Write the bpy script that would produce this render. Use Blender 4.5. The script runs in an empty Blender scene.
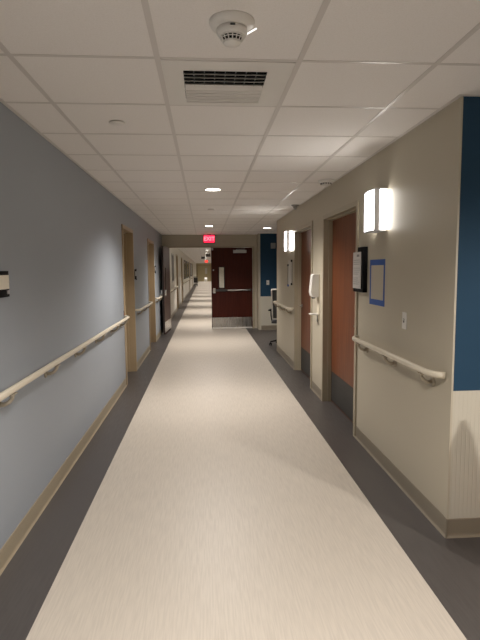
import bpy, bmesh, math, random
from mathutils import Vector, Matrix
random.seed(4)
S = bpy.context.scene
COL = S.collection
XL, XR, H = -1.0632, 1.3566, 2.4246
LL, LR = -0.7649, 1.0606
YC = 2.6527          # near outer corner of the right wall
YA = 9.40            # end of the right wall, alcove begins
YP = 13.07           # cross corridor partition
YE = 68.0
PI = math.pi

# ------------------------------------------------------------------ materials
def mat(name, col, rough=.5, metal=0, emit=None, estr=0, spec=.5, alpha=None, coat=0):
    m = bpy.data.materials.new(name); m.use_nodes = True
    b = m.node_tree.nodes['Principled BSDF']
    b.inputs['Base Color'].default_value = (*col, 1)
    b.inputs['Roughness'].default_value = rough
    b.inputs['Metallic'].default_value = metal
    b.inputs['Specular IOR Level'].default_value = spec
    if coat: b.inputs['Coat Weight'].default_value = coat; b.inputs['Coat Roughness'].default_value = .25
    if emit:
        b.inputs['Emission Color'].default_value = (*emit, 1); b.inputs['Emission Strength'].default_value = estr
    return m
def textured(m, scale=(1, 1, 1), nscale=10, c2=None, fac=.5, bump=0, bscale=None, lo=.35, hi=.65, detail=4, rvar=0):
    """noise-driven colour variation and bump in object space"""
    t = m.node_tree; N = t.nodes; L = t.links; b = N['Principled BSDF']
    tc = N.new('ShaderNodeTexCoord'); mp = N.new('ShaderNodeMapping'); mp.inputs['Scale'].default_value = scale
    L.new(tc.outputs['Object'], mp.inputs['Vector'])
    n = N.new('ShaderNodeTexNoise'); n.inputs['Scale'].default_value = nscale; n.inputs['Detail'].default_value = detail
    L.new(mp.outputs[0], n.inputs['Vector'])
    r = N.new('ShaderNodeMapRange'); r.inputs['From Min'].default_value = lo; r.inputs['From Max'].default_value = hi
    L.new(n.outputs['Fac'], r.inputs['Value'])
    if c2:
        mx = N.new('ShaderNodeMix'); mx.data_type = 'RGBA'
        mx.inputs['A'].default_value = b.inputs['Base Color'].default_value[:]
        mx.inputs['B'].default_value = (*c2, 1)
        mu = N.new('ShaderNodeMath'); mu.operation = 'MULTIPLY'; mu.inputs[1].default_value = fac
        L.new(r.outputs[0], mu.inputs[0]); L.new(mu.outputs[0], mx.inputs['Factor'])
        L.new(mx.outputs['Result'], b.inputs['Base Color'])
    if rvar:
        rr = N.new('ShaderNodeMapRange'); rr.inputs['To Min'].default_value = b.inputs['Roughness'].default_value - rvar
        rr.inputs['To Max'].default_value = b.inputs['Roughness'].default_value + rvar
        L.new(r.outputs[0], rr.inputs['Value']); L.new(rr.outputs[0], b.inputs['Roughness'])
    if bump:
        bp = N.new('ShaderNodeBump'); bp.inputs['Strength'].default_value = bump; bp.inputs['Distance'].default_value = .002
        if bscale:
            n2 = N.new('ShaderNodeTexNoise'); n2.inputs['Scale'].default_value = bscale; n2.inputs['Detail'].default_value = 3
            L.new(tc.outputs['Object'], n2.inputs['Vector']); L.new(n2.outputs['Fac'], bp.inputs['Height'])
        else: L.new(n.outputs['Fac'], bp.inputs['Height'])
        L.new(bp.outputs[0], b.inputs['Normal'])
    return m

M = {}
M['floor_light'] = textured(mat('floor_light', (.525, .475, .408), .46, coat=.0), (85, 4.0, 1), 1.6, (.425, .385, .335), .5, .06, None, .4, .62, 6, .04)
M['floor_dark'] = textured(mat('floor_dark', (.060, .053, .050), .40), (60, 3.5, 1), 1.6, (.086, .077, .073), .6, .10, None, .4, .62, 6, .04)
M['wall_blue'] = textured(mat('wall_blue', (.282, .312, .352), .5), (1, 1, 1), 2, (.292, .322, .360), .5, .12, 160)
M['wall_beige'] = textured(mat('wall_beige', (.46, .415, .325), .50), (1, 1, 1), 2, (.47, .425, .333), .5, .12, 160)
M['wall_white'] = textured(mat('wall_white', (.62, .59, .53), .42), (1, 1, 1), 2, (.58, .56, .50), .5, .1, 160)
M['wall_olive'] = textured(mat('wall_olive', (.47, .40, .24), .5), (1, 1, 1), 2, (.42, .36, .21), .5, .1, 160)
M['wall_navy'] = textured(mat('wall_navy', (.018, .053, .097), .7, spec=.2), (1, 1, 1), 2, (.019, .056, .103), .5, .1, 160)
M['tile'] = textured(mat('tile', (.84, .81, .79), .8), (1, 1, 1), 170, (.74, .71, .67), .45, .35, 240, .45, .70, 3)
M['grid'] = mat('grid', (.63, .595, .57), .35)
M['base'] = textured(mat('base', (.31, .26, .18), .38), (1, 1, 1), 3, (.29, .245, .17), .5, .05, 90)
M['base_grey'] = textured(mat('base_grey', (.23, .195, .145), .38), (1, 1, 1), 3, (.215, .183, .135), .5, .05, 90)
M['frame_tan'] = textured(mat('frame_tan', (.36, .275, .170), .4), (1, 1, 1), 5, (.335, .255, .155), .5)
M['frame_beige'] = textured(mat('frame_beige', (.37, .32, .23), .35), (1, 1, 1), 5, (.35, .30, .22), .5)
M['wood_red'] = textured(mat('wood_red', (.170, .056, .020), .45, spec=.3), (28, 28, 1.2), 1.5, (.10, .026, .010), .75, .05, None, .35, .65, 6)
M['wood_dark'] = textured(mat('wood_dark', (.066, .014, .008), .45, spec=.15), (28, 28, 1.2), 1.5, (.038, .008, .005), .75, .05, None, .35, .65, 6)
M['wood_tan'] = textured(mat('wood_tan', (.26, .18, .10), .42), (28, 28, 1.2), 1.5, (.20, .135, .07), .7, .05, None, .35, .65, 6)
M['door_edge'] = textured(mat('door_edge', (.018, .011, .010), .5), (1, 1, 1), 8, (.024, .014, .012), .5)
M['kick_dark'] = textured(mat('kick_dark', (.045, .043, .040), .55, 0, spec=.2), (1, 30, 60), 2, (.06, .056, .052), .6)
M['steel'] = textured(mat('steel', (.55, .54, .52), .30, 1), (60, 60, 1), 1.5, (.40, .39, .38), .7, 0, None, .4, .6, 5, .06)
M['chrome'] = textured(mat('chrome', (.75, .74, .72), .22, 1), (1, 1, 1), 6, (.68, .67, .66), .5)
M['aluminium'] = textured(mat('aluminium', (.45, .44, .43), .35, .7), (1, 1, 1), 6, (.40, .39, .38), .5)
M['rail'] = textured(mat('rail', (.66, .60, .48), .34), (1, 1, 1), 4, (.63, .57, .46), .5, .04, 120)
M['bracket'] = textured(mat('bracket', (.36, .31, .24), .4), (1, 1, 1), 4, (.33, .29, .22), .5)
M['plastic_white'] = textured(mat('plastic_white', (.70, .68, .64), .38), (1, 1, 1), 6, (.67, .65, .61), .5)
M['plastic_ceiling'] = textured(mat('plastic_ceiling', (.74, .72, .69), .4), (1, 1, 1), 6, (.71, .69, .66), .5)
M['plastic_cream'] = textured(mat('plastic_cream', (.62, .56, .44), .4), (1, 1, 1), 6, (.6, .54, .42), .5)
M['plastic_grey'] = textured(mat('plastic_grey', (.33, .34, .35), .4), (1, 1, 1), 6, (.30, .31, .32), .5)
M['black'] = textured(mat('black', (.006, .006, .007), .7, spec=.1), (1, 1, 1), 6, (.009, .009, .01), .5)
M['dark'] = textured(mat('dark', (.05, .048, .045), .5), (1, 1, 1), 6, (.035, .033, .03), .5)
M['paper'] = textured(mat('paper', (.58, .56, .53), .7), (1, 1, 1), 6, (.55, .53, .50), .5)
M['paper_grey'] = textured(mat('paper_grey', (.41, .395, .41), .45), (1, 1, 1), 6, (.39, .375, .39), .5)
M['paper_cream'] = textured(mat('paper_cream', (.72, .67, .57), .6), (1, 1, 1), 6, (.69, .64, .54), .5)
M['ink'] = textured(mat('ink', (.20, .195, .19), .7), (1, 1, 1), 9, (.3, .29, .28), .5)
M['tape'] = textured(mat('tape', (.022, .085, .33), .6), (1, 1, 1), 9, (.018, .07, .28), .5)
M['glass_dark'] = mat('glass_dark', (.03, .035, .037), .08, spec=.8)
M['glass_lite'] = mat('glass_lite', (.9, .92, .9), .02)
M['glass_lite'].node_tree.nodes['Principled BSDF'].inputs['Transmission Weight'].default_value = 1
M['glass_lite'].node_tree.nodes['Principled BSDF'].inputs['IOR'].default_value = 1.15
M['mesh_grey'] = textured(mat('mesh_grey', (.045, .05, .06), .6), (1, 1, 1), 120, (.10, .105, .115), .8)
M['cone_orange'] = textured(mat('cone_orange', (.65, .16, .02), .45), (1, 1, 1), 6, (.6, .14, .02), .5)
M['glow_white'] = mat('glow_white', (.9, .9, .9), .4, emit=(1, .97, .92), estr=.5)
M['red_dot'] = mat('red_dot', (.5, .02, .02), .4)
M['downlight'] = mat('downlight', (.9, .9, .9), .4, emit=(1, .94, .84), estr=5)
M['sconce'] = mat('sconce', (.9, .9, .9), .4, emit=(1, .95, .88), estr=5.0)
M['sconce_metal'] = textured(mat('sconce_metal', (.72, .74, .80), .4), (1, 1, 1), 6, (.69, .71, .77), .5)
M['exit_face'] = mat('exit_face', (.5, .02, .04), .4, emit=(1, .015, .06), estr=.75)
M['exit_text'] = mat('exit_text', (.8, .3, .3), .4, emit=(1, .16, .20), estr=1.0)
M['exit_red'] = mat('exit_red', (.6, .05, .04), .4, emit=(1, .06, .04), estr=.6)
def wainscot():
    m = mat('wainscot', (.52, .49, .41), .45); t = m.node_tree; N = t.nodes; L = t.links; b = N['Principled BSDF']
    tc = N.new('ShaderNodeTexCoord'); w = N.new('ShaderNodeTexWave'); w.bands_direction = 'X'; w.inputs['Scale'].default_value = 13
    L.new(tc.outputs['Object'], w.inputs['Vector'])
    r = N.new('ShaderNodeMapRange'); r.inputs['From Min'].default_value = 0; r.inputs['From Max'].default_value = .12
    L.new(w.outputs['Fac'], r.inputs['Value'])
    mx = N.new('ShaderNodeMix'); mx.data_type = 'RGBA'; mx.inputs['A'].default_value = (.50, .47, .39, 1); mx.inputs['B'].default_value = (.52, .49, .41, 1)
    L.new(r.outputs[0], mx.inputs['Factor']); L.new(mx.outputs['Result'], b.inputs['Base Color'])
    bp = N.new('ShaderNodeBump'); bp.inputs['Distance'].default_value = .002; bp.inputs['Strength'].default_value = .5
    L.new(r.outputs[0], bp.inputs['Height']); L.new(bp.outputs[0], b.inputs['Normal'])
    return m
M['wainscot'] = wainscot()

# ------------------------------------------------------------------ mesh helpers
class MB:
    def __init__(s): s.bm = bmesh.new(); s.mi = 0
    def _tag(s, faces, mi):
        for f in faces: f.material_index = s.mi if mi is None else mi
    def box(s, x0, x1, y0, y1, z0, z1, bev=0, mi=None, seg=2):
        x0, x1 = sorted((x0, x1)); y0, y1 = sorted((y0, y1)); z0, z1 = sorted((z0, z1))
        b = bmesh.new(); bmesh.ops.create_cube(b, size=1)
        for v in b.verts: v.co = Vector((x0+(v.co.x+.5)*(x1-x0), y0+(v.co.y+.5)*(y1-y0), z0+(v.co.z+.5)*(z1-z0)))
        if bev:
            bev = min(bev, .49*min(x1-x0, y1-y0, z1-z0))
            bmesh.ops.bevel(b, geom=b.edges[:], offset=bev, segments=seg, affect='EDGES', profile=.5)
        s.merge(b, mi); return s
    def merge(s, b, mi=None, mtx=None, smooth=False):
        vm = {}
        for v in b.verts: vm[v] = s.bm.verts.new(mtx @ v.co if mtx else v.co)
        for f in b.faces:
            try: nf = s.bm.faces.new([vm[v] for v in f.verts])
            except ValueError: continue
            nf.material_index = s.mi if mi is None else mi; nf.smooth = smooth or f.smooth
        b.free()
    def tube(s, pts, r, seg=12, mi=None, caps=True, ry=None):
        pts = [Vector(p) for p in pts]; rs = r if isinstance(r, (list, tuple)) else [r]*len(pts)
        b = bmesh.new(); rings = []; up = None
        for i, p in enumerate(pts):
            t = (pts[min(i+1, len(pts)-1)]-pts[max(i-1, 0)]).normalized()
            if up is None: up = Vector((0, 0, 1)) if abs(t.z) < .9 else Vector((1, 0, 0))
            a = t.cross(up).normalized(); up = a.cross(t).normalized()
            k = ry/rs[0] if ry else 1
            rings.append([b.verts.new(p+a*math.cos(2*PI*j/seg)*rs[i]+up*math.sin(2*PI*j/seg)*rs[i]*k) for j in range(seg)])
        for i in range(len(rings)-1):
            for j in range(seg):
                f = b.faces.new((rings[i][j], rings[i][(j+1) % seg], rings[i+1][(j+1) % seg], rings[i+1][j])); f.smooth = True
        if caps: b.faces.new(rings[0][::-1]); b.faces.new(rings[-1])
        s.merge(b, mi); return s
    def lathe(s, prof, c=(0, 0, 0), seg=32, axis='Z', mi=None, caps=True):
        b = bmesh.new(); c = Vector(c); rings = []
        for r, z in prof:
            ring = []
            for j in range(seg):
                a = 2*PI*j/seg; x, y = r*math.cos(a), r*math.sin(a)
                q = Vector((x, y, z)) if axis == 'Z' else (Vector((x, z, y)) if axis == 'Y' else Vector((z, x, y)))
                ring.append(b.verts.new(c+q))
            rings.append(ring)
        for i in range(len(rings)-1):
            for j in range(seg):
                f = b.faces.new((rings[i][j], rings[i][(j+1) % seg], rings[i+1][(j+1) % seg], rings[i+1][j])); f.smooth = True
        if caps and prof[0][0] > 1e-5: b.faces.new(rings[0][::-1])
        if caps and prof[-1][0] > 1e-5: b.faces.new(rings[-1])
        bmesh.ops.remove_doubles(b, verts=b.verts[:], dist=1e-6)
        s.merge(b, mi); return s
    def prism(s, poly, axis, a, b_, mi=None, bev=0):
        """poly: 2D points in the plane perpendicular to axis. X:(y,z) Y:(x,z) Z:(x,y)"""
        b = bmesh.new()
        def P(u, v, w): return {'X': (w, u, v), 'Y': (u, w, v), 'Z': (u, v, w)}[axis]
        A = [b.verts.new(P(u, v, a)) for u, v in poly]; B = [b.verts.new(P(u, v, b_)) for u, v in poly]
        n = len(poly)
        for i in range(n): b.faces.new((A[i], A[(i+1) % n], B[(i+1) % n], B[i]))
        b.faces.new(A[::-1]); b.faces.new(B)
        bmesh.ops.recalc_face_normals(b, faces=b.faces[:])
        if bev: bmesh.ops.bevel(b, geom=b.edges[:], offset=bev, segments=2, affect='EDGES', profile=.5)
        s.merge(b, mi); return s
    def build(s, name, mats, parent=None, loc=None, kind=None, rot=None):
        bmesh.ops.recalc_face_normals(s.bm, faces=s.bm.faces[:])
        me = bpy.data.meshes.new(name); s.bm.to_mesh(me); s.bm.free()
        for m in (mats if isinstance(mats, (list, tuple)) else [mats]): me.materials.append(M[m])
        o = bpy.data.objects.new(name, me); COL.objects.link(o)
        if parent: o.parent = parent
        if loc: o.location = loc
        if rot: o.rotation_euler = rot
        if kind: o['kind'] = kind
        return o
def tag(o, label=None, cat=None, group=None, kind=None):
    if label: o['label'] = label
    if cat: o['category'] = cat
    if group: o['group'] = group
    if kind: o['kind'] = kind
    return o
def thing(name, label, cat, loc=(0, 0, 0), rz=0, group=None, kind=None):
    o = bpy.data.objects.new(name, None); COL.objects.link(o); o.empty_display_size = .1
    o.location = loc; o.rotation_euler = (0, 0, rz)
    return tag(o, label, cat, group, kind)
def copy_tree(o, parent=None):
    c = o.copy(); COL.objects.link(c)
    if parent: c.parent = parent
    for ch in [x for x in bpy.data.objects if x.parent == o]: copy_tree(ch, c)
    return c
RW, LW = -PI/2, PI/2      # facing rotations for things on the right / left wall

# ------------------------------------------------------------------ floor and ceiling
# walls carry a real thickness; the floor is one slab with inlaid dark borders
m = MB()
ys = [-5, YP, YE+.2]
m.box(-1.6, LL, -5.2, YE+.2, -.05, 0, mi=1)
m.box(LL, LR, -5.2, YE+.2, -.05, 0, mi=0)
m.box(LR, 4.4, -5.2, YE+.2, -.05, 0, mi=1)
tag(m.build('floor', ['floor_light', 'floor_dark'], kind='structure'), 'pale streaky sheet floor with dark grey borders along both walls', 'floor')
m = MB(); m.box(-1.6, 4.4, -5.2, YE+.2, H, H+.05)
tag(m.build('ceiling', 'tile', kind='structure'), 'off white speckled square tile suspended ceiling', 'ceiling')
T = .6096; GX, GY = -.7955, 2.8646
m = MB(); h = .0022; w = .012
for k in range(-1, 8):
    x = GX+k*T
    if XL < x < XR: m.box(x-w, x+w, -5, YE, H-h, H+.004)
    elif x > XR and x < 4.2:
        m.box(x-w, x+w, -5, YC, H-h, H+.004); m.box(x-w, x+w, YA+.2, 12.7, H-h, H+.004)
j = -13
while GY+j*T < YE:
    y = GY+j*T
    if abs(y-YP) > .12:
        x1 = 4.2 if y < YC else (4.2 if YA+.2 < y < 12.7 else XR)
        m.box(XL, x1, y-.010, y+.010, H-h+.0004, H+.003)
    j += 1
m.box(XL, XL+.022, -5, YE, H-.0028, H+.002); m.box(XR-.022, XR, YC-.022, YA, H-.0028, H+.002)
m.box(XR-.022, 4.2, YC-.022, YC, H-.003, H+.002)
tag(m.build('trim_1', 'grid', kind='structure'), 'thin painted metal grid bars between the ceiling tiles', 'ceiling grid')

# ------------------------------------------------------------------ walls
DH = 2.13   # opening height
def wall_run(name, x0, x1, y0, y1, holes, mats, label, base=None):
    m = MB(); y = y0
    for a, b, z0, z1 in holes:
        m.box(x0, x1, y, a, 0, H)
        if z1 < H: m.box(x0, x1, a, b, z1, H)
        if z0 > 0: m.box(x0, x1, a, b, 0, z0)
        y = b
    m.box(x0, x1, y, y1, 0, H)
    return tag(m.build(name, mats, kind='structure'), label, 'wall')
D1, D2 = (6.71, 7.70), (9.66, 10.82)
DA, DB = (4.38, 5.70), (6.27, 7.53)
DF = [(19.3, 20.44), (23.4, 24.54), (36.0, 37.14), (45.0, 46.14)]
WF = [(14.55, 15.75), (16.65, 17.75)]
wall_run('wall_left', XL-.22, XL, -5, YP, [(D1[0], D1[1], 0, DH), (D2[0], D2[1], 0, DH)], 'wall_blue', 'long blue grey painted wall on the left of the corridor')
holes = [(a, b, 1.12, 2.08) for a, b in WF]+[(a, b, 0, DH) for a, b in DF]
wall_run('wall_left', XL-.22, XL, YP, YE, holes, 'wall_white', 'pale wall on the left beyond the double doors')
wall_run('wall_right', XR, XR+.22, YC, YA, [(DA[0], DA[1], 0, DH), (DB[0], DB[1], 0, DH)], 'wall_beige', 'beige painted wall on the right with two brown doors')
wall_run('wall_right', XR, XR+.22, YP+.11, YE, [], 'wall_white', 'pale wall on the right beyond the double doors')
def two_tone(name, x0, x1, y0, y1, label):
    m = MB(); m.box(x0, x1, y0, y1, 0, .85, mi=1); m.box(x0, x1, y0, y1, .85, H, mi=0)
    return tag(m.build(name, ['wall_navy', 'wainscot'], kind='structure'), label, 'wall')
two_tone('wall_corner', XR+.006, 4.2, YC-.003, YC+.2, 'navy blue wall above cream panelling around the near right corner')
two_tone('wall_alcove', 1.41, 4.2, 12.70, 12.86, 'navy wall above cream panelling at the back of the chair alcove')
m = MB(); m.box(4.2, 4.4, -5.2, YE, 0, H); tag(m.build('wall_far_right', 'wall_beige', kind='structure'), 'beige wall closing the side space on the far right', 'wall')
m = MB(); m.box(XL-.22, 4.4, -5.2, -5, 0, H); tag(m.build('wall_back', 'wall_beige', kind='structure'), 'beige wall behind the viewpoint', 'wall')
m = MB(); m.box(XL-.22, XR+.22, YE, YE+.2, 0, H); tag(m.build('wall_end', 'wall_olive', kind='structure'), 'distant yellow olive wall closing the long corridor', 'wall')
# cross corridor partition with its door opening
OX0, OX1 = -.88, 1.25
m = MB()
m.box(XL, OX0-.05, YP, YP+.11, 0, H); m.box(OX1+.05, 1.41, YP, YP+.11, 0, H); m.box(OX0-.05, OX1+.05, YP, YP+.11, DH, H)
m.box(1.36, 1.43, 12.705, YP+.11, 0, H); m.box(1.41, 4.2, YP, YP+.11, 0, H)
tag(m.build('wall_partition', 'wall_beige', kind='structure'), 'beige cross wall and header holding the corridor double doors', 'wall')
# near corner guard
m = MB(); m.prism([(XR-.003, YC+.03), (XR-.003, YC-.006), (XR+.008, YC-.006), (XR+.008, YC-.002), (XR+.001, YC-.002), (XR+.001, YC+.03)], 'Z', .11, H-.005)
tag(m.build('trim_2', 'wall_beige', kind='structure'), 'pale corner guard strip on the near right wall corner', 'corner guard')
m = MB(); m.prism([(XR-.003, YA-.03), (XR-.003, YA+.006), (XR+.026, YA+.006), (XR+.026, YA+.001), (XR+.001, YA+.001), (XR+.001, YA-.03)], 'Z', .11, H-.005)
tag(m.build('trim_3', 'wall_beige', kind='structure'), 'pale corner guard strip where the right wall ends at the alcove', 'corner guard')

# baseboards: cove profile whose toe runs out on the floor
def cove(m, x, s, y0, y1):   # along Y on a side wall; s=+1 wall on the left, -1 on the right
    P = [(0, 0), (.014, 0), (.013, .003), (.0065, .010), (.004, .022), (.004, .106), (.002, .110), (0, .110)]
    m.prism([(x+s*a, b) for a, b in P], 'Y', y0, y1)
def covex(m, y, x0, x1):     # wall facing -Y
    P = [(0, 0), (.014, 0), (.013, .003), (.0065, .010), (.004, .022), (.004, .106), (.002, .110), (0, .110)]
    m.prism([(y-a, b) for a, b in P], 'X', x0, x1)
m = MB()
for a, b in ((-5, D1[0]), (D1[1], D2[0]), (D2[1], YP)): cove(m, XL, 1, a, b)
tag(m.build('baseboard_left', 'base', kind='structure'), 'tan cove base along the blue wall', 'baseboard')
m = MB()
for a, b in ((YC-.014, DA[0]), (DA[1], DB[0]), (DB[1], YA+.01)): cove(m, XR, -1, a, b)
covex(m, YC-.003, XR-.008, 4.2)
tag(m.build('baseboard_right', 'base_grey', kind='structure'), 'grey tan cove base along the beige wall and around its corner', 'baseboard')
m = MB(); y = YP+.11
for a, b in DF: cove(m, XL, 1, y, a); y = b
cove(m, XL, 1, y, YE)
tag(m.build('baseboard_far_left', 'base_grey', kind='structure'), 'grey cove base along the pale wall beyond the double doors', 'baseboard')
m = MB(); covex(m, 12.70, 1.43, 4.2); covex(m, YP, XL, OX0-.05)
tag(m.build('baseboard_alcove', 'base_grey', kind='structure'), 'grey cove base at the back of the chair alcove', 'baseboard')

# ------------------------------------------------------------------ room doors
dn = [0]
def lever(parent, x, z, y, s, m_='chrome'):
    m = MB(); m.lathe([(0, 0), (.026, 0), (.028, -.003), (.026, -.008), (.012, -.010), (.011, -.045), (0, -.045)], (x, y, z), 20, 'Y')
    m.tube([(x, y-.043, z), (x+s*.03, y-.047, z), (x+s*.11, y-.047, z-.002), (x+s*.125, y-.044, z-.003)], [.009, .010, .009, .007], 10)
    return m.build('door_handle', m_, parent)
def room_door(loc, rz, W, label, leafm, framem, d=.10, hand=1, kick=None, detail=True, openw=None):
    dn[0] += 1
    r = thing('door_%d' % dn[0], label, 'door', loc, rz, kind='structure')
    a = W/2; f = .05; e = .0012
    m = MB()   # hollow metal frame: face trim, jamb lining, stop
    for s in (-1, 1):
        m.box(s*(a-e), s*(a-f), -.014, d+.05, 0, DH-e, .002); m.box(s*(a-f+.001), s*(a-f-.014), d-.045, d-.002, 0, DH-f)
        m.box(s*(a-f+.001), s*(a-f-.002), -.014, d-.05, 0, DH-f)
    m.box(-a+f-.001, a-f+.001, -.0135, d+.05, DH-f, DH-e, .002); m.box(-a+f, a-f, d-.045, d-.002, DH-f-.014, DH-f+.001)
    m.build('door_frame', framem, r)
    m = MB(); m.box(-a+f+.004, a-f-.004, d, d+.045, .008, DH-f-.004, .002)
    leaf = m.build('door_leaf', leafm, r)
    if kick:
        m = MB(); m.box(-a+f+.02, a-f-.02, d-.0022, d, .02, kick, .0008); m.build('kick_plate', 'kick_dark', r)
    if detail:
        lever(r, hand*(a-f-.085), .99, d, -hand)
        m = MB()
        for z in (.25, 1.05, 1.85): m.tube([(-hand*(a-f-.004), d-.006, z-.05), (-hand*(a-f-.004), d-.006, z+.05)], .007, 8)
        m.build('hinge', 'aluminium', r)
    return r
room_door((XL, sum(D1)/2, 0), LW, D1[1]-D1[0], 'tan door in a tan frame, nearest door on the blue left wall', 'wood_tan', 'frame_tan', .13, -1)
room_door((XL, sum(D2)/2, 0), LW, D2[1]-D2[0], 'tan door in a tan frame, second along the blue left wall', 'wood_tan', 'frame_tan', .13, -1)
room_door((XR, sum(DA)/2, 0), RW, DA[1]-DA[0], 'red brown wooden door beside the black file holder, nearest on the right', 'wood_red', 'frame_beige', .09, 1, .36)
room_door((XR, sum(DB)/2, 0), RW, DB[1]-DB[0], 'red brown wooden door beyond the hand sanitizer dispenser on the right', 'wood_red', 'frame_beige', .09, -1, .36)
ords = ['first', 'second', 'third', 'farthest']
for i, (a, b) in enumerate(DF):
    room_door((XL, (a+b)/2, 0), LW, b-a, 'brown door in a tan frame, %s on the left beyond the double doors' % ords[i], 'wood_tan', 'frame_tan', .13, -1, detail=(i < 1))
# red latch marker on the near tan door frame
m = MB(); m.box(-.012, .012, -.0045, 0, -.035, .035, .001, mi=0); m.box(-.006, .006, -.0065, -.0045, -.016, .006, .001, mi=1)
tag(m.build('latch_marker', ['dark', 'red_dot'], loc=(XL-.001, D1[0]-.02, .965), rot=(0, 0, LW)), 'tiny dark and red latch marker beside the nearest tan door', 'marker')

# ------------------------------------------------------------------ far windows
for i, (a, b) in enumerate(WF):
    r = thing('window_%d' % (i+1), ['narrow dark window just beyond the open double door leaf', 'narrow dark window before the first brown door beyond the double doors'][i], 'window', (XL, (a+b)/2, 0), LW, kind='structure')
    w2 = (b-a)/2-.001; m = MB(); z0, z1 = 1.121, 2.079
    for s in (-1, 1): m.box(s*w2, s*(w2-.05), -.012, .1, z0, z1, .002)
    m.box(-w2, w2, -.012, .1, z0, z0+.05, .002); m.box(-w2, w2, -.012, .1, z1-.05, z1, .002)
    m.build('window_frame', 'aluminium', r)
    m = MB(); m.box(-w2+.05, w2-.05, .04, .046, z0+.05, z1-.05); m.build('glass_pane', 'glass_dark', r)

# ------------------------------------------------------------------ cross corridor double doors
m = MB(); r = thing('door_frame_opening', 'beige metal frame around the corridor double doors', 'door frame', (0, YP, 0), kind='structure'); r.name = 'trim_4'
for x0, x1 in ((OX0-.049, OX0), (OX1, OX1+.049)): m.box(x0, x1, -.012, .122, 0, DH-.001, .002)
m.box(OX0, OX1, -.012, .122, DH-.03, DH-.001, .002)
m.build('frame', 'frame_beige', r)
LW_ = 1.062
def fire_leaf(loc, rz, s, label, num):
    """local x from hinge (0) to the free edge (s*LW_), -y faces the viewer"""
    r = thing('door_%d' % num, label, 'door', loc, rz, kind='structure')
    W = LW_; zt = 2.095; m = MB()
    def bx(x0, x1, y0, y1, z0, z1, bev=0, mi=None, mm=None): (mm or m).box(s*x0, s*x1, y0, y1, z0, z1, bev, mi)
    wx0, wx1, wz0, wz1 = W-.33, W-.19, 1.06, 1.60
    bx(.003, wx0, 0, .045, .012, zt); bx(wx1, W, 0, .045, .012, zt); bx(wx0, wx1, 0, .045, .012, wz0); bx(wx0, wx1, 0, .045, wz1, zt)
    m.build('door_leaf', 'wood_dark', r)
    m2 = MB(); bx(W, W+.004, 0, .045, .012, zt, 0, None, m2); m2.build('edge_strip', 'door_edge', r)
    m2 = MB()
    for q in ((wx0-.012, wx0+.008, wz0-.012, wz1+.012), (wx1-.008, wx1+.012, wz0-.012, wz1+.012), (wx0, wx1, wz0-.012, wz0+.008), (wx0, wx1, wz1-.008, wz1+.012)):
        bx(q[0], q[1], -.004, .049, q[2], q[3], .001, None, m2)
    wf = m2.build('vision_frame', 'door_edge', r)
    m2 = MB(); bx(wx0+.008, wx1-.008, .02, .026, wz0+.008, wz1-.008, 0, None, m2); m2.build('glass_pane', 'glass_lite', wf)
    m2 = MB(); bx(.03, W-.01, -.0025, 0, .045, .30, .0008, None, m2); m2.build('kick_plate', 'steel', r)
    m2 = MB(); bx(.03, W-.01, .045, .0475, .045, .30, .0008, None, m2); m2.build('kick_plate', 'steel', r)
    m2 = MB(); bx(W-.10, W-.03, .045, .085, .93, 1.06, .008, None, m2); m2.build('latch_case', 'chrome', r)
    m2 = MB(); bx(.01, W, -.014, 0, .012, .043, .003, None, m2); m2.build('door_sweep', 'plastic_white', r)
    m2 = MB(); bx(.07, .66, -.055, -.015, .985, 1.025, .008, None, m2); p = m2.build('push_bar', 'chrome', r)
    m2 = MB(); bx(.66, W-.09, -.035, 0, .975, 1.030, .004, None, m2); bx(.04, .075, -.05, 0, .975, 1.03, .004, None, m2); m2.build('bar_housing', 'dark', p)
    m2 = MB(); bx(W-.10, W-.03, -.05, 0, .93, 1.06, .008, None, m2); m2.build('latch_case', 'chrome', p)
    m2 = MB(); bx(.16, .50, -.055, 0, 1.955, 2.035, .006, None, m2); c = m2.build('door_closer', 'aluminium', r)
    m2 = MB(); m2.tube([(s*.42, -.03, 2.035), (s*.42, -.03, 2.05)], .012, 10); m2.tube([(s*.42, -.03, 2.05), (s*.20, -.055, 2.055)], .008, 8)
    m2.build('closer_arm', 'aluminium', c)
    m2 = MB(); m2.lathe([(0, 0), (.022, 0), (.022, -.004), (.014, -.007), (0, -.007)], (s*(W-.05), 0, 1.52), 16, 'Y'); m2.build('lock_cylinder', 'chrome', r)
    m2 = MB(); bx(W-.05, W-.005, -.02, 0, 2.03, 2.09, .003, None, m2); m2.build('top_latch', 'aluminium', r)
    m2 = MB()
    for z in (.25, 1.0, 1.85): m2.tube([(0, -.006, z-.055), (0, -.006, z+.055)], .007, 8)
    m2.build('hinge', 'aluminium', r)
    return r
fire_leaf((OX1-.005, YP-.01, 0), math.radians(2.6), -1, 'dark red brown closed fire door with steel kick plate under the exit sign', dn[0]+1)
fire_leaf((OX0-.045, YP-.012, 0), math.radians(-93.8), 1, 'dark red brown fire door leaf standing open against the left wall', dn[0]+2)

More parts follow.
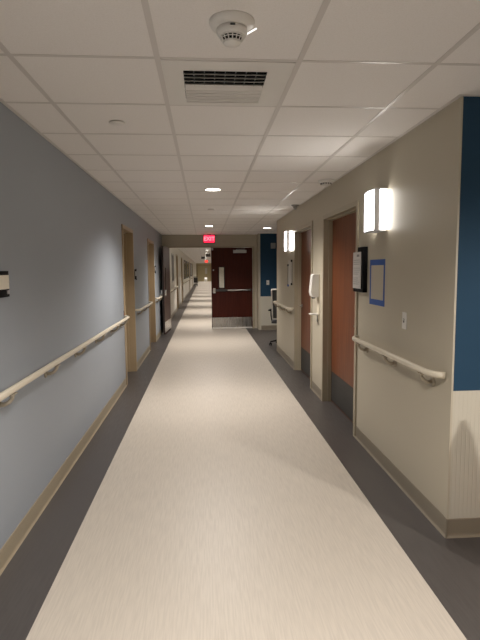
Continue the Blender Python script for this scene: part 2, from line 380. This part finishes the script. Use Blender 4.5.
# ------------------------------------------------------------------ handrails
def rail(side, y0, y1, brs, label, group=None, z=.928, ends=(1, 1), lite=False):
    X = XL if side < 0 else XR; s = 1 if side < 0 else -1
    r = thing('handrail', label, 'handrail', (X, y0, 0), 0, group)
    o = s*.078; L = y1-y0; pts = []
    if ends[0]: pts += [(s*.012, .0, z), (s*.035, .012, z), (s*.062, .05, z), (o, .10, z)]
    else: pts += [(o, 0, z)]
    pts += [(o, L/2, z)]
    if ends[1]: pts += [(o, L-.10, z), (s*.062, L-.05, z), (s*.035, L-.012, z), (s*.012, L, z)]
    else: pts += [(o, L, z)]
    m = MB(); m.tube(pts, .016, 16, ry=.019); m.build('rail', 'rail', r)
    for y in brs:
        yy = y-y0; m = MB()
        m.lathe([(0, 0), (.030, 0), (.030, s*.006), (.022, s*.010), (0, s*.010)], (0, yy, z-.075), 18, 'X')
        m.tube([(s*.008, yy, z-.075), (s*.03, yy, z-.078), (s*.055, yy, z-.068), (s*.072, yy, z-.048), (o, yy, z-.022)], [.013, .012, .011, .011, .013], 10)
        m.box(o-.014, o+.014, yy-.035, yy+.035, z-.027, z-.021, .002)
        m.build('bracket', 'bracket', r)
    return r
rail(-1, -3.2, 6.66, [-2.2, -1.4, -.6, .2, 1.0, 1.82, 2.6, 3.38, 4.16, 4.95, 5.75, 6.4], 'long cream wall handrail on the near blue wall before the first tan door')
rail(-1, 7.74, 9.62, [8.0, 8.7, 9.4], 'short cream handrail on the blue wall between the two tan doors')
rail(-1, 10.88, 11.88, [11.1, 11.65], 'short cream handrail behind the open fire door leaf')
rail(1, 2.70, 4.33, [2.88, 3.48, 4.10], 'cream handrail on the beige wall by the near right corner')
rail(1, 7.60, 9.36, [7.85, 8.5, 9.15], 'cream handrail on the beige wall between the far brown door and alcove')
rail(-1, 13.6, 19.2, [14, 15.3, 16.6, 17.9, 18.9], 'cream handrail on the pale wall just beyond the double doors')
rail(-1, 24.7, 35.8, [25, 28, 31, 34], 'distant cream handrail under the dark framed panels')
rail(-1, 37.3, 44.8, [38, 40, 42, 44], 'farthest cream handrail on the left wall')

# ------------------------------------------------------------------ wall sconces
def sconce(loc, rz, label, hh=.155):
    W, D = .235, .10
    r = thing('wall_sconce', label, 'wall light', loc, rz, 'wall sconces along the corridor')
    a = W/2; m = MB(); m.box(-a+.012, a-.012, -.006, .001, -hh+.01, hh-.01, .001); m.build('back_plate', 'plastic_grey', r)
    P = [(-a, -.008), (-a, -D+.014)]
    for k in range(9):
        t = k/8; P.append((-a+.002+t*(W-.004), -D+.012-.016*math.sin(PI*t)))
    P += [(a, -D+.014), (a, -.008)]
    m = MB(); m.prism(P, 'Z', -hh+.008, hh-.008); m.build('diffuser', 'sconce', r)
    for nm, z0, z1 in (('top_cap', hh-.008, hh), ('bottom_cap', -hh, -hh+.008)):
        Q = [(-a+k/8*W, -D+.004-.016*math.sin(PI*k/8)) for k in range(9)]+[(a-.001, -.004), (-a+.001, -.004)]
        m = MB(); m.prism(Q, 'Z', z0, z1); m.build(nm, 'sconce_metal', r)
    for s in (-1, 1):
        m = MB(); m.box(s*(a-.003), s*(a+.003), -D-.002, -D+.038, -hh, hh, .001); m.build('side_strip', 'sconce_metal', r)
    return r
sconce((XR, 3.81, 1.962), RW, 'bright wall light above the black file holder, nearest on the right wall')
sconce((XR, 7.78, 1.957), RW, 'bright wall light beyond the second brown door on the right wall')
sconce((XL, -.9, 1.957), LW, 'added wall light on the blue wall behind the viewpoint')  # unseen, added to brighten the near ceiling and walls
sconce((XR, 15.9, 1.957), RW, 'added wall light hidden behind the closed fire door leaf')  # this and the next: unseen, added to lift the level beyond the doors
sconce((XR, 20.2, 1.957), RW, 'second added wall light hidden behind the closed fire door leaf')

# ------------------------------------------------------------------ downlights
def downlight(x, y, label, power, spot=math.radians(146), blend=.7):
    r = thing('downlight', label, 'ceiling light', (x, y, H), 0, 'round recessed downlights')
    m = MB(); m.lathe([(.083, -.0035), (.098, -.0035), (.104, -.001), (.104, 0), (.083, 0)], seg=36, caps=False); m.build('trim_ring', 'plastic_ceiling', r)
    m = MB(); m.lathe([(0, -.0015), (.084, -.0015), (.084, 0), (0, 0)], seg=36); m.build('lens', 'downlight', r)
    l = bpy.data.lights.new('downlight_lamp', 'SPOT'); l.energy = power; l.color = (1, .93, .865); l.spot_size = spot; l.spot_blend = blend; l.shadow_soft_size = .07
    o = bpy.data.objects.new('lamp', l); COL.objects.link(o); o.parent = r; o.location = (0, 0, -.02)
    return r
PW = 100
downlight(.111, 5.77, 'nearest lit round downlight, centre of the corridor ceiling', PW)
downlight(.111, 10.49, 'lit round downlight just before the exit sign', PW)
downlight(1.372, 11.01, 'lit round downlight over the chair alcove at right', PW*.22)
downlight(.111, 1.05, 'round downlight overhead, above the top of the view', PW)
downlight(.111, -3.4, 'unseen round downlight behind the viewpoint', PW)  # extends the row out of view so the light levels match
downlight(2.9, .2, 'unseen round downlight added over the side space right of the near corner', PW*1.4, math.radians(165), .25)  # added lamp, wide and strong so the cone's shadow lands on the panelling
yy = 14.5; i = 0
pos = ['first', 'second', 'third', 'fourth', 'fifth', 'sixth', 'seventh', 'eighth', 'ninth', 'tenth', 'eleventh', 'twelfth', 'thirteenth']
while yy < YE-1:
    downlight(.14, yy, 'round ceiling light, %s beyond the double doors' % pos[i], PW*1.25, math.radians(100), .8); yy += 4.3; i += 1

# ------------------------------------------------------------------ ceiling devices
# air diffuser in its metal tile
cx, cy = GX+1.5*T, GY-.5*T
r = thing('ceiling_vent', 'square white air vent with dark slots beside the smoke detector', 'air vent', (cx, cy, H))
a = T/2-.014; c0, c1, d0, d1 = -.082-cx, .300-cx, 2.375-cy, 2.755-cy
m = MB(); zt = -.0045
for q in ((-a, c0, -a, a), (c1, a, -a, a), (c0, c1, -a, d0), (c0, c1, d1, a)): m.box(q[0], q[1], q[2], q[3], zt, 0)
m.build('panel', 'plastic_ceiling', r)
m = MB(); m.box(c0, c1, d0, d1, -.0012, 0); m.build('duct_opening', 'black', r)
n = 9
for k in range(n):
    y = d0+(k+.5)*(d1-d0)/n; m = MB(); t = .0026
    if k < 4:   # blades leaning away: the dark gaps show
        P = [(y+.008, -.004), (y+.011, -.004), (y-.008, -.016), (y-.011, -.016)]
    else:       # blades leaning towards the viewer: their faces show
        P = [(y-.015, -.003), (y-.012, -.003), (y+.015, -.017), (y+.015, -.023), (y+.013, -.023), (y+.013, -.019)]
    m.prism(P, 'X', c0+.003, c1-.003); m.build('louvre', 'plastic_ceiling', r)
for k in range(1, 8):
    m = MB(); x = c0+k*(c1-c0)/8; m.box(x-.0015, x+.0015, d0+.004, d0+.17, -.008, -.0012); m.build('divider', 'plastic_grey', r)

# smoke detector
r = thing('smoke_detector', 'large round white smoke detector on the ceiling, nearest the viewer', 'smoke detector', (.113, 1.925, H))
m = MB(); m.lathe([(.083, 0), (.083, -.006), (.074, -.022), (.056, -.026), (.0, -.026)]); m.build('base', 'plastic_ceiling', r)
m = MB(); m.lathe([(.055, -.026), (.056, -.040), (.052, -.050), (.047, -.053)]); m.lathe([(.034, -.072), (.030, -.078), (.014, -.085), (0, -.085)]); m.lathe([(.0, -.052), (.047, -.053), (.047, -.055), (0, -.055)])
m.lathe([(0, -.071), (.035, -.071), (.034, -.073), (0, -.073)])
sh = m.build('sensor_head', 'plastic_ceiling', r)
m = MB(); m.lathe([(.038, -.054), (.026, -.072)], seg=24, caps=False); m.build('inner_screen', 'black', sh)
for k in range(16):
    m = MB(); t = 2*PI*k/16; c, s_ = math.cos(t), math.sin(t)
    m.tube([(.045*c, .045*s_, -.054), (.0335*c, .0335*s_, -.072)], .0022, 6); m.build('vent_fin', 'plastic_ceiling', sh)
m = MB(); m.lathe([(.0415, -.061), (.043, -.0625), (.0405, -.064)], seg=32, caps=False); m.build('vent_ring', 'plastic_ceiling', sh)
m = MB(); m.box(-.009, .009, -.0585, -.054, -.036, -.030, .001); m.build('status_lens', 'dark', sh)
m = MB(); m.tube([(.056, .012, -.036), (.088, -.014, -.028)], .003, 8); m.build('side_tab', 'glow_white', r)

def disc(x, y, label, name='sprinkler_cover', cat='sprinkler cover', rad=.042, m_='plastic_ceiling', g=None):
    m = MB(); m.lathe([(rad-.006, 0), (rad-.006, -.004), (rad, -.004), (rad, -.007), (rad-.004, -.010), (0, -.011)])
    return tag(m.build(name, m_, loc=(x, y, H)), label, cat, g)
disc(-.5145, 3.203, 'flat round sprinkler cover on a left ceiling tile, nearest the viewer', rad=.048)
disc(.113, 7.588, 'small round sprinkler cover between the two corridor downlights', m_='grid', rad=.05)
# slotted ceiling sounder and sprinkler near the right wall
r = thing('ceiling_sounder', 'pale slotted round alarm sounder above the nearest brown door', 'alarm sounder', (1.25, 5.17, H))
m = MB(); m.lathe([(.085, 0), (.085, -.012), (.07, -.024), (0, -.024)]); m.build('base', 'plastic_ceiling', r)
m = MB(); m.lathe([(.052, -.024), (.05, -.044), (.03, -.052), (0, -.052)]); hd = m.build('head', 'plastic_white', r)
for k in range(14):
    t = 2*PI*k/14; m = MB(); m.tube([(.0535*math.cos(t), .0535*math.sin(t), -.027), (.0515*math.cos(t), .0515*math.sin(t), -.043)], .004, 6); m.build('slot', 'dark', hd)
r = thing('fire_sprinkler', 'dark drop sprinkler head on the ceiling above the second brown door', 'sprinkler', (1.285, 7.11, H))
m = MB(); m.lathe([(.060, 0), (.060, -.006), (.045, -.02), (0, -.02)]); m.build('escutcheon', 'aluminium', r)
m = MB(); m.lathe([(.030, -.02), (.030, -.045), (.012, -.048), (.012, -.058), (.026, -.060), (.026, -.064), (0, -.064)]); m.build('nozzle', 'aluminium', r)

# exit sign
def text_mesh(txt, size, depth, name, m_, parent, loc, rot=(PI/2, 0, 0)):
    cu = bpy.data.curves.new('txt', 'FONT'); cu.body = txt; cu.size = size; cu.extrude = depth; cu.align_x = 'CENTER'; cu.align_y = 'CENTER'; cu.offset = size*.02
    o = bpy.data.objects.new('txt', cu); COL.objects.link(o)
    me = bpy.data.meshes.new_from_object(o.evaluated_get(bpy.context.evaluated_depsgraph_get())); bpy.data.objects.remove(o)
    me.materials.clear(); me.materials.append(M[m_])
    q = bpy.data.objects.new(name, me); COL.objects.link(q); q.parent = parent; q.location = loc; q.rotation_euler = rot
    return q
def exit_sign(loc, label, w=.30, hgt=.225):
    r = thing('exit_sign', label, 'exit sign', loc)
    m = MB(); m.box(-w/2, w/2, -.02, .02, -hgt, -.012, .006); m.build('housing', 'dark', r)
    m = MB(); m.box(-.05, .05, -.02, .02, -.012, 0, .002); m.build('canopy_mount', 'dark', r)
    m = MB(); m.box(-w/2+.014, w/2-.014, -.0215, -.020, -hgt+.014, -.026); m.build('sign_face', 'exit_face', r)
    text_mesh('EXIT', .135, .001, 'lettering', 'exit_text', r, (0, -.0235, -hgt/2-.006))
    return r
exit_sign((.135, 12.85, H), 'red lit EXIT sign hanging in front of the double door header')
# distant hanging signs
r = thing('hanging_sign', 'dark hanging sign in the corridor beyond, the larger one', 'hanging sign', (.17, 24.5, H))
m = MB(); m.box(-.08, .14, -.02, .02, -.26, -.10, .004); m.build('panel', 'dark', r)
for x in (-.06, .12): m = MB(); m.tube([(x, 0, -.10), (x, 0, 0)], .006, 6); m.build('hanger', 'dark', r)
r = thing('hanging_sign', 'smaller dark hanging sign further down the corridor beyond', 'hanging sign', (-.06, 32, H))
m = MB(); m.box(-.12, .12, -.02, .02, -.20, -.06, .004); m.build('panel', 'dark', r)
for x in (-.1, .1): m = MB(); m.tube([(x, 0, -.06), (x, 0, 0)], .006, 6); m.build('hanger', 'dark', r)
r = thing('exit_sign', 'tiny distant red exit sign deep in the corridor beyond', 'exit sign', (.2, 46, H))
m = MB(); m.box(-.15, .15, -.02, .02, -.23, -.012, .006); m.build('housing', 'dark', r)
m = MB(); m.box(-.14, .14, -.0215, -.020, -.215, -.026); m.build('sign_face', 'exit_red', r)

# ------------------------------------------------------------------ things on the right wall
# file holder with papers
r = thing('file_holder', 'black wall file holder stuffed with printed sheets beside the near brown door', 'file holder', (XR+.001, 4.268, 1.52), RW)
m = MB(); m.box(-.135, .135, -.008, 0, -.190, .190, .002); m.box(-.135, .135, -.040, -.008, -.190, -.165, .003)
m.box(.115, .135, -.040, -.008, -.190, .19, .003); m.box(-.135, -.115, -.040, -.008, -.190, .10, .003)
m.build('holder', 'black', r)
m = MB(); m.box(-.05, .06, -.030, -.008, .150, .192, .004); m.build('clip', 'black', r)
m = MB(); m.box(-.128, .088, -.046, -.041, -.160, .150, .0008)
ps = m.build('paper_stack', 'paper', r)
m = MB()
m.box(-.02, .05, -.0468, -.046, .110, .130)
for k in range(13):
    z = .082-k*.017
    if k not in (3, 8): m.box(-.112, .07-random.random()*.05, -.0464, -.046, z-.002, z+.002)
m.build('print', 'ink', ps)
# taped notice
r = thing('taped_notice', 'blank grey sheet framed in blue painters tape by the near wall light', 'notice', (XR+.001, 3.895, 1.42), RW)
a, b = .175, .18; m = MB(); m.box(-a+.015, a-.015, -.0008, 0, -b+.02, b-.02); m.build('sheet', 'paper_grey', r)
for q in ((-a, a, b-.045, b), (-a, a, -b, -b+.045)): m = MB(); m.box(q[0], q[1], -.0014, -.0008, q[2], q[3]); m.build('tape_strip', 'tape', r)
for q in ((-a+.002, -a+.032), (a-.032, a-.002)): m = MB(); m.box(q[0], q[1], -.0018, -.0008, -b+.01, b-.008); m.build('tape_strip', 'tape', r)
# light switches
def switch(loc, rz, label, w=.070, hh=.115):
    r = thing('light_switch', label, 'light switch', loc, rz)
    m = MB(); m.box(-w/2, w/2, -.006, 0, -hh/2, hh/2, .0025); m.build('cover_plate', 'plastic_white', r)
    m = MB(); m.box(-.006, .006, -.009, -.006, -.014, .014, .001); m.build('toggle_slot', 'dark', r)
    m = MB(); m.box(-.004, .004, -.018, -.006, .0, .010, .001); m.build('toggle', 'plastic_white', r)
    return r
switch((XR, 3.325, 1.175), RW, 'pale light switch above the near right handrail')
switch((1.60, 12.70, 1.20), 0, 'pale light switch on the navy alcove wall')
m = MB(); m.box(-.06, .06, -.03, 0, -.07, .07, .008); m.box(-.03, .03, -.036, -.03, -.03, .04, .004)
tag(m.build('wall_strobe', 'plastic_grey', loc=(1.735, 12.70, 2.12)), 'small grey alarm box high on the navy alcove wall', 'alarm box')
# sanitizer dispenser
r = thing('hand_sanitizer_dispenser', 'white hand sanitizer dispenser on the wall between the brown doors', 'sanitizer dispenser', (XR+.001, 5.93, 0), RW)
m = MB(); m.box(-.055, .055, -.010, 0, .93, 1.47, .003); m.build('back_plate', 'plastic_cream', r)
m = MB(); m.prism([(-.010, 1.20), (-.075, 1.195), (-.100, 1.215), (-.108, 1.26), (-.100, 1.36), (-.088, 1.455), (-.070, 1.47), (-.010, 1.47)], 'X', -.058, .058, bev=.004); m.build('housing', 'plastic_white', r)
m = MB(); m.box(-.02, .02, -.085, -.045, 1.180, 1.198, .003); m.build('nozzle', 'dark', r)
m = MB(); m.box(-.052, .052, -.110, -.010, .985, 1.000, .005); dt = m.build('drip_tray', 'plastic_white', r)
m = MB(); m.box(-.012, .012, -.0185, -.010, .90, .975, .003); m.build('tray_stem', 'plastic_grey', dt)
# clipped paper beside the far sconce
r = thing('framed_notice', 'narrow pinned notice with dark corner clips below the farther wall light', 'notice', (XR+.001, 7.93, 1.475), RW)
m = MB(); m.box(-.20, .20, -.004, 0, -.20, .20, .001); m.build('backing', 'paper', r)
m = MB(); m.box(.180, .202, -.008, -.004, -.17, .18, .001); m.build('edging', 'dark', r)
m = MB(); m.box(-.202, -.185, -.008, -.004, -.19, .10, .001); m.build('edging', 'dark', r)
for x, z, mt in ((.17, .185, 'black'), (-.18, .12, 'dark'), (.17, -.175, 'black'), (-.16, -.205, 'tape')):
    m = MB(); m.box(x-.04, x+.04, -.018, -.004, z-.017, z+.017, .004); m.build('corner_clip', mt, r)

# ------------------------------------------------------------------ things on the left wall
r = thing('room_sign', 'black curved room sign with cream insert, at the left picture edge', 'room sign', (XL, 2.715, 1.465), LW)
def bow(z0, z1, y_, t, x0=-.115, x1=.105, n=10, b=.010):
    F = [(x0+k/n*(x1-x0), y_-b*math.sin(PI*k/n)) for k in range(n+1)]
    return F+[(x, y+t) for x, y in F[::-1]]
m = MB(); m.prism(bow(0, 0, -.006, .006), 'Z', -.072, .066); m.build('back_plate', 'black', r)
m = MB(); m.prism(bow(0, 0, -.0085, .0025, -.110, .100), 'Z', -.030, .044); m.build('paper_insert', 'paper_cream', r)
m = MB(); m.lathe([(0, 0), (.006, 0), (.006, -.003), (0, -.003)], (.102, -.008, .006), 12, 'Y'); m.build('side_rivet', 'aluminium', r)
m = MB(); m.lathe([(.007, 0), (.011, 0), (.011, -.001), (.007, -.001)], (.078, -.0105, -.047), 16, 'Y'); m.box(.054, .060, -.0125, -.0105, -.058, -.036); m.box(.0755, .0805, -.0125, -.0105, -.055, -.039)
m.box(.093, .097, -.0105, -.0085, -.058, -.036); m.build('symbol', 'paper_grey', r)
def small_plate(y, z, label):
    r = thing('room_number_plate', label, 'sign plate', (XL-.001, y, z), LW)
    m = MB(); m.box(-.09, .09, -.010, 0, -.075, .075, .004); m.build('plate', 'black', r)
    m = MB(); m.box(-.08, .08, -.0115, -.010, -.025, .045, .0005); m.build('insert', 'plastic_grey', r)
    m = MB(); m.box(-.04, .03, -.020, -.010, .055, .085, .003); m.box(-.04, .03, -.020, -.010, -.088, -.060, .003); m.build('clip', 'black', r)
small_plate(7.90, 1.47, 'small black sign plate just past the nearest tan door')
small_plate(11.05, 1.55, 'small black sign plate just past the second tan door')
# plates on the left end of far corridor
for y0, y1, lab in ((26.6, 29.2, 'dark framed wall panel, nearer one beyond the double doors'), (30.4, 34.2, 'dark framed wall panel, middle one beyond the double doors'), (39.0, 43.5, 'grey framed wall panel, farthest one beyond the double doors')):
    r = thing('wall_panel', lab, 'framed panel', (XL, (y0+y1)/2, 1.56), LW); w2 = (y1-y0)/2; m = MB()
    for s in (-1, 1): m.box(s*w2, s*(w2-.06), -.03, 0, -.5, .5, .004)
    m.box(-w2, w2, -.03, 0, .44, .5, .004); m.box(-w2, w2, -.03, 0, -.5, -.44, .004); m.build('frame', 'dark', r)
    m = MB(); m.box(-w2+.06, w2-.06, -.012, 0, -.44, .44); m.build('picture', 'glass_dark' if y0 < 35 else 'plastic_grey', r)
# end wall door pair, notice, cart, bin
r = thing('door_20', 'distant pair of olive doors in the end wall', 'door', (-.05, YE, 0), 0, kind='structure')
m = MB(); [m.box(x0, x1, -.03, 0, 0, 2.1, .004) for x0, x1 in ((-.93, -.87), (.87, .93))]; m.box(-.93, .93, -.03, 0, 2.1, 2.16, .004); m.build('door_frame', 'frame_tan', r)
for s in (-1, 1): m = MB(); m.box(s*.005, s*.87, -.015, 0, .01, 2.1, .002); m.build('door_leaf', 'wall_olive', r)
m = MB(); m.box(-.14, .14, -.004, 0, -.4, .4, .001)
tag(m.build('wall_notice', 'paper', loc=(.24, YE-.0151, 1.4)), 'tall white notice on the distant end doors', 'notice')
r = thing('waste_bin', 'tiny white bin at the far end of the corridor', 'bin', (.2, YE-1.2, 0))
m = MB(); m.lathe([(.16, 0), (.20, .5), (.19, .5), (.15, .02), (0, .02)], seg=20); m.build('body', 'plastic_white', r)
m = MB(); m.lathe([(.205, .5), (.205, .52), (.05, .56), (0, .56)], seg=20); m.build('lid', 'plastic_white', r)
r = thing('supply_cart', 'dark wheeled cart parked against the far left wall', 'cart', (-.83, 48.5, 0))
m = MB(); m.box(-.2, .2, -.3, .3, .12, .16, .01); m.box(-.2, .2, -.3, .3, .85, .9, .01); m.box(-.19, .19, -.29, .29, .35, .8, .01); m.build('body', 'dark', r)
for x in (-.17, .17):
    for y in (-.27, .27):
        m = MB(); m.tube([(x, y, .1), (x, y, .9)], .015, 8); m.build('post', 'aluminium', r)
        m = MB(); m.lathe([(0, -.015), (.05, -.015), (.05, .015), (0, .015)], (x, y, .05), 14, 'X'); m.build('caster', 'black', r)

# unseen cone, added in the side space to throw the pointed shadow on the panelling
r = thing('shadow_cone', 'unseen orange cone added in the side space to throw the panelling shadow', 'cone', (1.698, 2.2, 0))
m = MB(); m.lathe([(.20, .025), (.165, .25), (.125, .48), (.078, .75), (.045, .90), (.012, .985), (0, .99)], seg=32); m.build('cone_body', 'cone_orange', r)
m = MB(); m.box(-.21, .21, -.21, .21, 0, .028, .01); m.build('base', 'black', r)
m = MB(); m.lathe([(.1405, .40), (.1265, .48), (.1095, .58)], seg=32, caps=False); m.build('reflective_band', 'plastic_white', r)
# ------------------------------------------------------------------ office chair in the alcove
r = thing('office_chair', 'grey mesh office chair on black casters in the alcove', 'chair', (1.615, 10.05, 0), math.radians(72))
# chair faces +x (desk side), backrest towards the corridor
m = MB()
m.lathe([(0, .07), (.045, .07), (.045, .13), (.028, .14), (0, .14)], seg=20)
for k in range(5):
    t = 2*PI*k/5+PI-math.radians(66); c, s_ = math.cos(t), math.sin(t)
    m.tube([(.03*c, .03*s_, .110), (.15*c, .15*s_, .105), (.30*c, .30*s_, .078)], [.022, .018, .013], 10)
m.build('base', 'black', r)
for k in range(5):
    t = 2*PI*k/5+PI-math.radians(66); x, y = .30*math.cos(t), .30*math.sin(t); m = MB()
    for dy in (-.016, .016): m.lathe([(0, -.009), (.024, -.009), (.028, -.005), (.028, .005), (.024, .009), (0, .009)], (x, y+dy, .028), 18, 'Y')
    m.tube([(x, y, .028), (x, y, .085)], .010, 8); m.build('caster', 'black', r)
m = MB(); m.tube([(0, 0, .13), (0, 0, .43)], .024, 14); m.build('gas_lift', 'chrome', r)
m = MB(); m.box(-.12, .12, -.10, .10, .42, .455, .01); m.build('mechanism', 'black', r)
m = MB(); m.prism([(-.23, .46), (-.24, .49), (-.22, .53), (.0, .525), (.18, .53), (.25, .51), (.26, .48), (.23, .455)], 'Y', -.24, .24, bev=.015); m.build('seat', 'mesh_grey', r)
prof = [(-.235, .56), (-.262, .66), (-.262, .78), (-.285, .92), (-.325, 1.05), (-.352, 1.13)]
m = MB(); m.prism(prof+[(x+.022, z) for x, z in prof[::-1]], 'Y', -.205, .205, bev=.004); bk = m.build('backrest', 'mesh_grey', r)
m = MB()
for s in (-1, 1): m.tube([(x+.010, s*.212, z) for x, z in prof], .015, 10)
m.tube([(-.342, -.215, 1.135), (-.342, 0, 1.145), (-.342, .215, 1.135)], .016, 10); m.tube([(-.226, -.215, .555), (-.226, 0, .55), (-.226, .215, .555)], .015, 10)
m.build('back_frame', 'plastic_white', bk)
m = MB(); m.tube([(-.05, 0, .44), (-.22, 0, .46), (-.285, 0, .56), (-.300, 0, .70), (-.290, 0, .80)], [.022, .022, .02, .018, .016], 12); m.build('back_support', 'black', r)
for s in (-1, 1):
    m = MB(); m.tube([(.02, s*.20, .45), (.02, s*.27, .47), (-.01, s*.285, .60), (-.02, s*.285, .70)], .014, 10)
    m.box(-.16, .12, s*.285-.035, s*.285+.035, .70, .73, .012); m.build('armrest', 'black', r)

# ------------------------------------------------------------------ world, camera, output look
wd = bpy.data.worlds.new('World'); S.world = wd; wd.use_nodes = True
wd.node_tree.nodes['Background'].inputs[0].default_value = (.6, .6, .62, 1); wd.node_tree.nodes['Background'].inputs[1].default_value = .05
yaw, pitch, roll, f, hc = .0697, .0994, -.0077, 503.9195, 1.5279
cyw, syw, cp, sp = math.cos(yaw), math.sin(yaw), math.cos(pitch), math.sin(pitch)
fw = Vector((syw*cp, cyw*cp, -sp)); rt = Vector((cyw, -syw, 0)); up = rt.cross(fw)
c, s_ = math.cos(roll), math.sin(roll); r2 = c*rt+s_*up; u2 = -s_*rt+c*up
cam = bpy.data.cameras.new('camera'); co = bpy.data.objects.new('camera', cam); COL.objects.link(co)
co.matrix_world = Matrix(((r2.x, u2.x, -fw.x, 0), (r2.y, u2.y, -fw.y, 0), (r2.z, u2.z, -fw.z, hc), (0, 0, 0, 1)))
cam.sensor_fit = 'VERTICAL'; cam.sensor_height = 24; cam.lens = f/640*24; cam.clip_start = .05; cam.clip_end = 200
S.camera = co
S.view_settings.view_transform = 'Standard'; S.view_settings.look = 'None'; S.view_settings.gamma = 1; S.view_settings.use_curve_mapping = False
S.view_settings.exposure = 1.38
